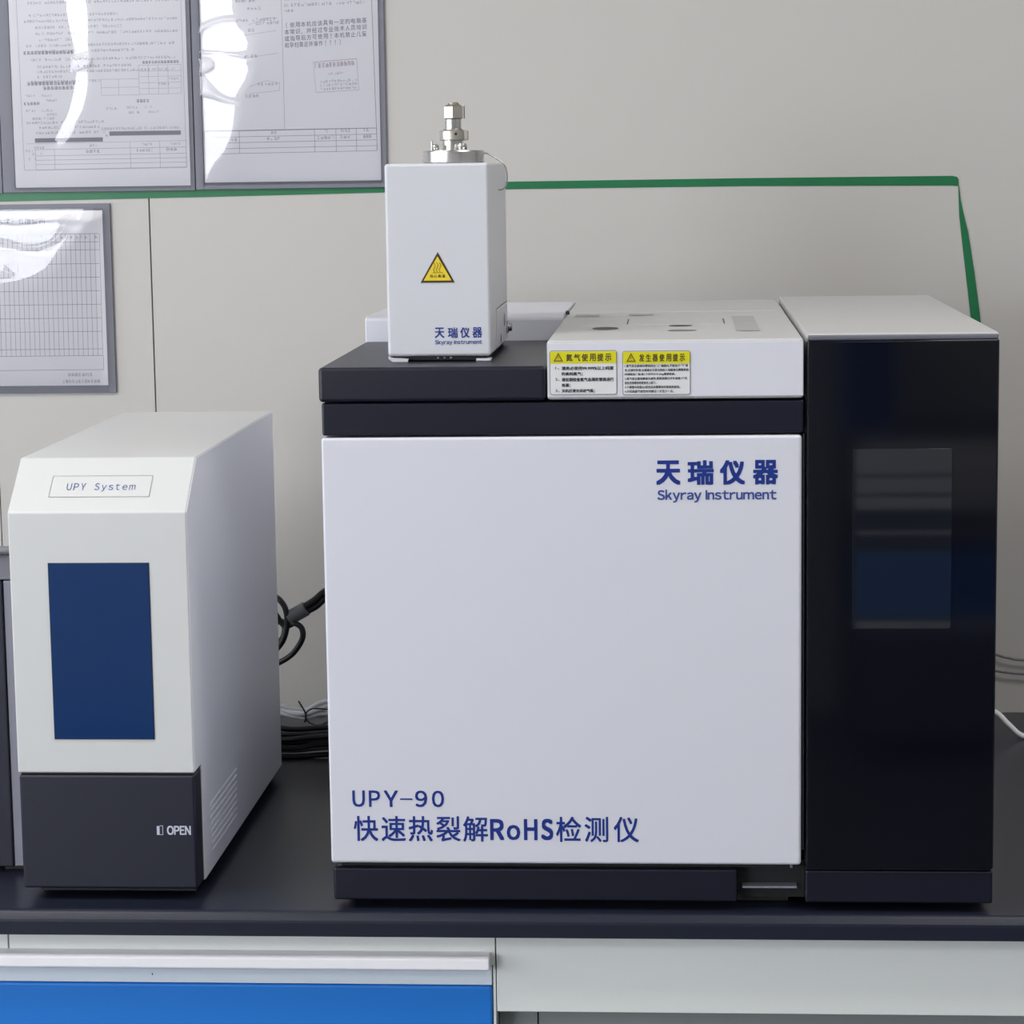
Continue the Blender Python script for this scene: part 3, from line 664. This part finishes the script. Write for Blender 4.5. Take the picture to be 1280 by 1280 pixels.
for z, x0, x1 in [(1.745, -.474, -.285), (1.737, -.474, -.285), (1.729, -.465, -.285), (1.721, -.465, -.33), (1.713, -.474, -.285), (1.705, -.474, -.285), (1.697, -.474, -.285), (1.6892, -.455, -.285), (1.6815, -.4745, -.2855), (1.6665, -.470, -.360), (1.6595, -.476, -.2855), (1.6520, -.462, -.355), (1.6445, -.462, -.2855), (1.6370, -.458, -.410), (1.6300, -.474, -.2895), (1.6230, -.462, -.340), (1.6130, -.470, -.2895), (1.6045, -.462, -.345), (1.5985, -.462, -.2895), (1.5925, -.462, -.430), (1.5865, -.470, -.385), (1.5310, -.462, -.387), (1.5370, -.478, -.380), (1.5420, -.470, -.440), (1.5245, -.466, -.380), (1.5285, -.385, -.2895), (1.5200, -.380, -.3765)]:
    scribble(b, x0, x1, z, .0030, .0036, .75, sl, .06)
for x, z in [(-.478, 1.5700), (-.458, 1.5700), (-.478, 1.5520), (-.458, 1.5520), (-.452, 1.5640), (-.378, 1.5530), (-.352, 1.5540), (-.330, 1.5545), (-.350, 1.5480), (-.326, 1.5485), (-.452, 1.5470), (-.312, 1.5820), (-.300, 1.5880), (-.470, 1.5068), (-.400, 1.5085), (-.335, 1.5092), (-.300, 1.5096), (-.472, 1.4990), (-.480, 1.5030), (-.480, 1.4930)]:
    scribble(b, x, x+.014, z, .0028, .0034, .6, sl, .1)
scribble(b, -.405, -.385, 1.5010, .0040, .0046, .8, sl, 0); scribble(b, -.342, -.322, 1.5018, .0034, .0036, .8, sl, 0); scribble(b, -.305, -.290, 1.5022, .0040, .0046, .9, sl, 0)
b.build('small_print', 'inkpale', ta).parent = pa
b = B()
for x0, x1, z, h in [(-.478, -.415, 1.6210, .0040), (-.475, -.415, 1.5838, .0042), (-.455, -.418, 1.5782, .0042), (-.340, -.322, 1.5612, .0038), (-.480, -.458, 1.5600, .0036), (-.331, -.285, 1.6078, .0034)]:
    scribble(b, x0, x1, z, h, h*1.12, 1.2, sl, .02)
b.build('bold_print', 'ink', ta).parent = pa
g1a = [(-.4271, 1.7335), (-.4249, 1.6953), (-.4222, 1.6689), (-.4183, 1.6425), (-.4137, 1.6189), (-.4067, 1.6212), (-.396, 1.6224), (-.3948, 1.6493), (-.3949, 1.6708), (-.396, 1.6947), (-.3975, 1.7329)]
g1b = [(-.4112, 1.601), (-.3967, 1.6049), (-.397, 1.582), (-.4014, 1.5652), (-.4069, 1.5508), (-.4135, 1.5412), (-.4275, 1.5317), (-.4431, 1.5155), (-.4451, 1.516), (-.4349, 1.5343), (-.427, 1.5438), (-.4214, 1.5607), (-.415, 1.5847)]
film_sheet(-.4960, -.2745, 1.4582, 1.7850, [g1a, g1b, [(-.4150, 1.6195), (-.3960, 1.6230), (-.3965, 1.6040), (-.4120, 1.6000)]], [([(-.4170, 1.6185), (-.4067, 1.6207), (-.3940, 1.6224), (-.3945, 1.6052), (-.4180, 1.5995)], 24)], 3.4).build('clear_film', 'film', ta)

# pocket B: sheet with bold paragraph
tb, pb = pocket('document_pocket', 'grey-bordered pocket holding the sheet with a bold paragraph and pink stamp, upper middle', -.2693, -.0332, 1.4545, 1.795, .0105, .0075, .0085, .012)
b = B()
b.line(Tw, -.0492, 1.75, -.0450, 1.5001, .0005); b.line(Tw, -.1581, 1.75, -.1580, 1.5265, .0003)
b.line(Tw, -.0461, 1.5262, -.2576, 1.5256, .0005)
table(b, [-.2576, -.2143, -.1216, -.0952, -.0702, -.0452], [1.5256, 1.5185, 1.5115, 1.5045, 1.4984], .006, -.12)
b.build('ruled_lines', 'ink', tb).parent = pb
b = B()
for z, x0, x1 in [(1.705, -.155, -.056), (1.697, -.155, -.056), (1.6885, -.155, -.056), (1.6805, -.155, -.055), (1.6730, -.155, -.055), (1.6665, -.155, -.143), (1.6790, -.215, -.190), (1.6700, -.200, -.180), (1.6560, -.215, -.165), (1.6520, -.190, -.160), (1.6125, -.210, -.190), (1.5790, -.190, -.163), (1.5650, -.205, -.190), (1.6440, -.200, -.190)]:
    scribble(b, x0, x1, z, .0036, .0042, .7, .02, .05)
for x, z, w_ in [(-.175, 1.5205, .010), (-.109, 1.5210, .008), (-.089, 1.5215, .012), (-.062, 1.5220, .009), (-.180, 1.5130, .016), (-.118, 1.5135, .020), (-.090, 1.5140, .012), (-.225, 1.5125, .008)]: scribble(b, x, x+w_, z, .0038, .0042, .8, .02, 0)
b.build('small_print', 'inkpale', tb).parent = pb
b = B()
for s_ in (((-.20, 1.652), (-.175, 1.660), (-.163, 1.660)), ((-.205, 1.640), (-.165, 1.645)), ((-.21, 1.612), (-.163, 1.618)), ((-.2, 1.578), (-.18, 1.585), (-.163, 1.582)), ((-.2, 1.570), (-.163, 1.573), (-.163, 1.584))):
    for (a0, c0), (a1, c1) in zip(s_, s_[1:]): b.line(Tw, a0, c0, a1, c1, .0003)
scribble(b, -.062, -.052, 1.5140, .0042, .0036, 1.3, .02, 0)
b.build('sketch_lines', 'inkpale', tb).parent = pb
b = B()
for i, (s_, x1) in enumerate([('（使用本机应该具有一定的电脑基', -.0539), ('本常识，并经过专业技术人员培训', -.0541), ('或指导后方可使用！本机禁止儿童', -.0543), ('和孕妇靠近并操作！！！）', -.0845)]):
    n = len(s_); cw = (x1+.1556)/n
    for k, ch in enumerate(s_):
        x = -.1556+k*cw; z = 1.6478-i*.0080+(x+.1556)*.048
        if ch == '！': text(b, ch, Tw, x+cw*.42, x+cw*.56, z, z+.0058, .0)
        elif ch in '（）': text(b, ch, Tw, x+cw*.35, x+cw*.6, z-.0004, z+.0064, .0)
        elif ch == '，': text(b, ch, Tw, x+cw*.1, x+cw*.28, z-.0006, z+.0012, .0)
        elif ch == '一': text(b, ch, Tw, x+cw*.06, x+cw*.86, z+.0026, z+.0032, .0)
        else: text(b, ch, Tw, x+cw*.06, x+cw*.88, z, z+.0062, .004)
b.build('bold_paragraph', 'ink', tb).parent = pb
b = B(); b.line(Tw, -.1209, 1.6062, -.0678, 1.6098, .0006); scribble(b, -.1195, -.0690, 1.5990, .0055, .0045, 1, .06, 0); scribble(b, -.103, -.082, 1.5905, .003, .0035, .8, .06, 0)
b.build('stamp', 'pink', tb).parent = pb
b = B(); b.line(Tw, -.1209, 1.6062, -.1185, 1.5700, .0003); b.line(Tw, -.0678, 1.6098, -.0660, 1.5720, .0004); b.line(Tw, -.1185, 1.5700, -.0660, 1.5722, .0004)
for k in range(3): scribble(b, -.113, -.067, 1.5725+k*.0045, .003, .0035, .6, .03, 0)
b.build('stamp_outline', 'inkpale', tb).parent = pb
g2 = [[(-.2582, 1.7302), (-.2186, 1.7295), (-.2161, 1.6914), (-.2152, 1.664), (-.2135, 1.6552), (-.2028, 1.6436), (-.1965, 1.6303), (-.1997, 1.622), (-.2001, 1.6076), (-.1972, 1.5992), (-.202, 1.5861), (-.2096, 1.5766), (-.2161, 1.5652), (-.2164, 1.5558), (-.2174, 1.5382), (-.2224, 1.519), (-.2329, 1.4986), (-.2481, 1.4831), (-.2561, 1.465), (-.2587, 1.465)]]
cr2 = [([(-.2590, 1.6684), (-.2576, 1.6545), (-.2427, 1.6598), (-.2279, 1.6631), (-.2100, 1.6640), (-.2100, 1.6558), (-.2282, 1.6555), (-.243, 1.6526), (-.2542, 1.6468), (-.2581, 1.6385), (-.2600, 1.6385)], 14),
       ([(-.2600, 1.6235), (-.2439, 1.6216), (-.2292, 1.6196), (-.2096, 1.6186), (-.1980, 1.6220), (-.1980, 1.6090), (-.2098, 1.6126), (-.2342, 1.6183), (-.2600, 1.6182)], 16),
       ([(-.2600, 1.6146), (-.2478, 1.6137), (-.2419, 1.6083), (-.2421, 1.6012), (-.2496, 1.5953), (-.2600, 1.5942)], 14),
       ([(-.2600, 1.5960), (-.2571, 1.5942), (-.2476, 1.582), (-.2356, 1.571), (-.2235, 1.5648), (-.2140, 1.5652), (-.2140, 1.5560), (-.2335, 1.5602), (-.2457, 1.564), (-.2600, 1.5678)], 14)]
film_sheet(-.2605, -.0390, 1.4600, 1.7850, g2, cr2, 6.2).build('clear_film', 'film', tb)

# pocket C: schedule sheet (landscape)
tcn, pc = pocket('document_pocket', 'grey-bordered pocket holding the ruled grid schedule, lower left beside the wall joint', -.716, -.3775, 1.2057, 1.4395, .009, .0098, .0092, .0080)
b = B(); px_ = .006075
xs = [-.3932-px_*k for k in range(50)]
zs = [1.4025, 1.3925, 1.3828, 1.3658, 1.3490, 1.3323, 1.3155, 1.2987, 1.2820, 1.2603, 1.2520]
for z in zs: b.line(Tw, xs[-1], z-.0004, -.3932, z, .0004)
for k, x in enumerate(xs): b.line(Tw, x, 1.2520, x+.0012, 1.4025, .00036)
b.line(Tw, -.3925, 1.2345, -.3925, 1.2520, .0004); b.line(Tw, -.70, 1.2337, -.3925, 1.2345, .0004)
b.build('ruled_grid', 'ink', tcn).parent = pc
b = B()
for k in range(50): scribble(b, xs[k]+.0012-px_, xs[k]+.0048-px_, 1.3965, .0036, .0036, .7, 0, .3)
scribble(b, -.4382, -.4062, 1.2262, .0040, .0045, .9, 0, .05); scribble(b, -.4452, -.3944, 1.2180, .0040, .0040, .9, 0, .15)
b.build('small_print', 'inkpale', tcn).parent = pc
b = B(); 
for k, ch in enumerate('科技（天津）有限公司'):
    text(b, ch, Tw, -.5455+k*.0087, -.5455+k*.0087+(.0072 if ch not in '（）' else .0022), 1.4165-.0002*k, 1.4238-.0002*k, .004)
b.build('title_lettering', 'ink', tcn).parent = pc
g3 = [(-.650, 1.4359), (-.4037, 1.4332), (-.4112, 1.4207), (-.421, 1.4093), (-.4285, 1.3968), (-.4408, 1.3831), (-.4508, 1.3683), (-.4582, 1.3597), (-.4762, 1.3507), (-.4941, 1.3451), (-.5178, 1.3424), (-.650, 1.3442)]
g3n = [(-.4440, 1.4225), (-.425, 1.4283), (-.4168, 1.4265), (-.4171, 1.4185), (-.4222, 1.4082), (-.4356, 1.3969), (-.4404, 1.3923), (-.4655, 1.3834), (-.4831, 1.3836), (-.5006, 1.3873), (-.5158, 1.3886), (-.62, 1.387), (-.62, 1.3997), (-.5154, 1.399), (-.5002, 1.3965), (-.4828, 1.3905), (-.4651, 1.3915), (-.4496, 1.397), (-.4397, 1.4107), (-.4372, 1.4147)]
g3m = [(-.62, 1.4235), (-.5377, 1.4235), (-.5144, 1.4225), (-.4969, 1.4200), (-.4792, 1.4208), (-.4627, 1.4225), (-.4440, 1.4232), (-.4442, 1.4175), (-.4629, 1.4180), (-.4701, 1.4160), (-.4973, 1.4140), (-.5146, 1.4165), (-.538, 1.4175), (-.62, 1.4175)]
g3p = [(-.62, 1.3690), (-.5097, 1.3676), (-.5020, 1.3610), (-.4937, 1.3549), (-.5034, 1.3502), (-.62, 1.3485)]
film_sheet(-.708, -.3865, 1.2140, 1.4335, [g3], [(g3n, 14), (g3m, 8), (g3p, 5)], 3.2, open_top=True).build('clear_film', 'film', tcn)

# pocket D: only its right border shows
tdn, pd = pocket('document_pocket', 'grey-bordered pocket showing only its right border at the far upper left corner', -.752, -.5108, 1.4530, 1.795, .012, .0110, .0090, .012)
film_sheet(-.742, -.520, 1.4600, 1.7850, [], [], 3, .01).build('clear_film', 'film', tdn)

# ------------------------------------------------------------------ across the room, behind the camera (seen only in reflections)
oc = thing('opposite_cabinet', 'white drawer unit with dark joints across the room, seen mirrored in the smoked glass', 'cabinet', (1.3, -4.2, 0))
B().box(.745, 2.2, -4.48, -3.92, .05, .80).build('carcass', 'black', oc)
for z0, z1 in ((.7185, .80), (.671, .7105), (.632, .662)): B().box(.75, 2.19, -3.92, -3.90, z0, z1, .003, 1).build('drawer', 'handle', oc)
B().box(.75, 2.19, -3.92, -3.90, .570, .576).build('rail', 'handle', oc)
B().box(.75, 2.19, -3.92, -3.90, .360, .526, .003, 1).build('door', 'blue', oc)
B().box(.75, 2.19, -3.92, -3.90, .332, .352, .003, 1).build('rail', 'handle', oc)
B().box(.75, 2.19, -3.92, -3.90, .06, .320, .003, 1).build('door', 'slate', oc)
ob = thing('opposite_box', 'small blue two-door metal box on the drawer unit across the room', 'box', (.8, -4.3, .80))
B().box(.736, .848, -4.48, -4.00, .80, 1.10, .003, 1).build('cabinet_body', 'bluedark', ob)
B().box(.740, .844, -4.00, -3.985, .82, .925, .002, 1).build('door', 'bluedark', ob)
B().box(.740, .844, -4.00, -3.985, .935, 1.095, .002, 1).build('door', 'bluedark', ob)

for o in bpy.data.objects:
    if o.parent and o.name.split('.')[0] in STUFF: o['kind'] = 'stuff'
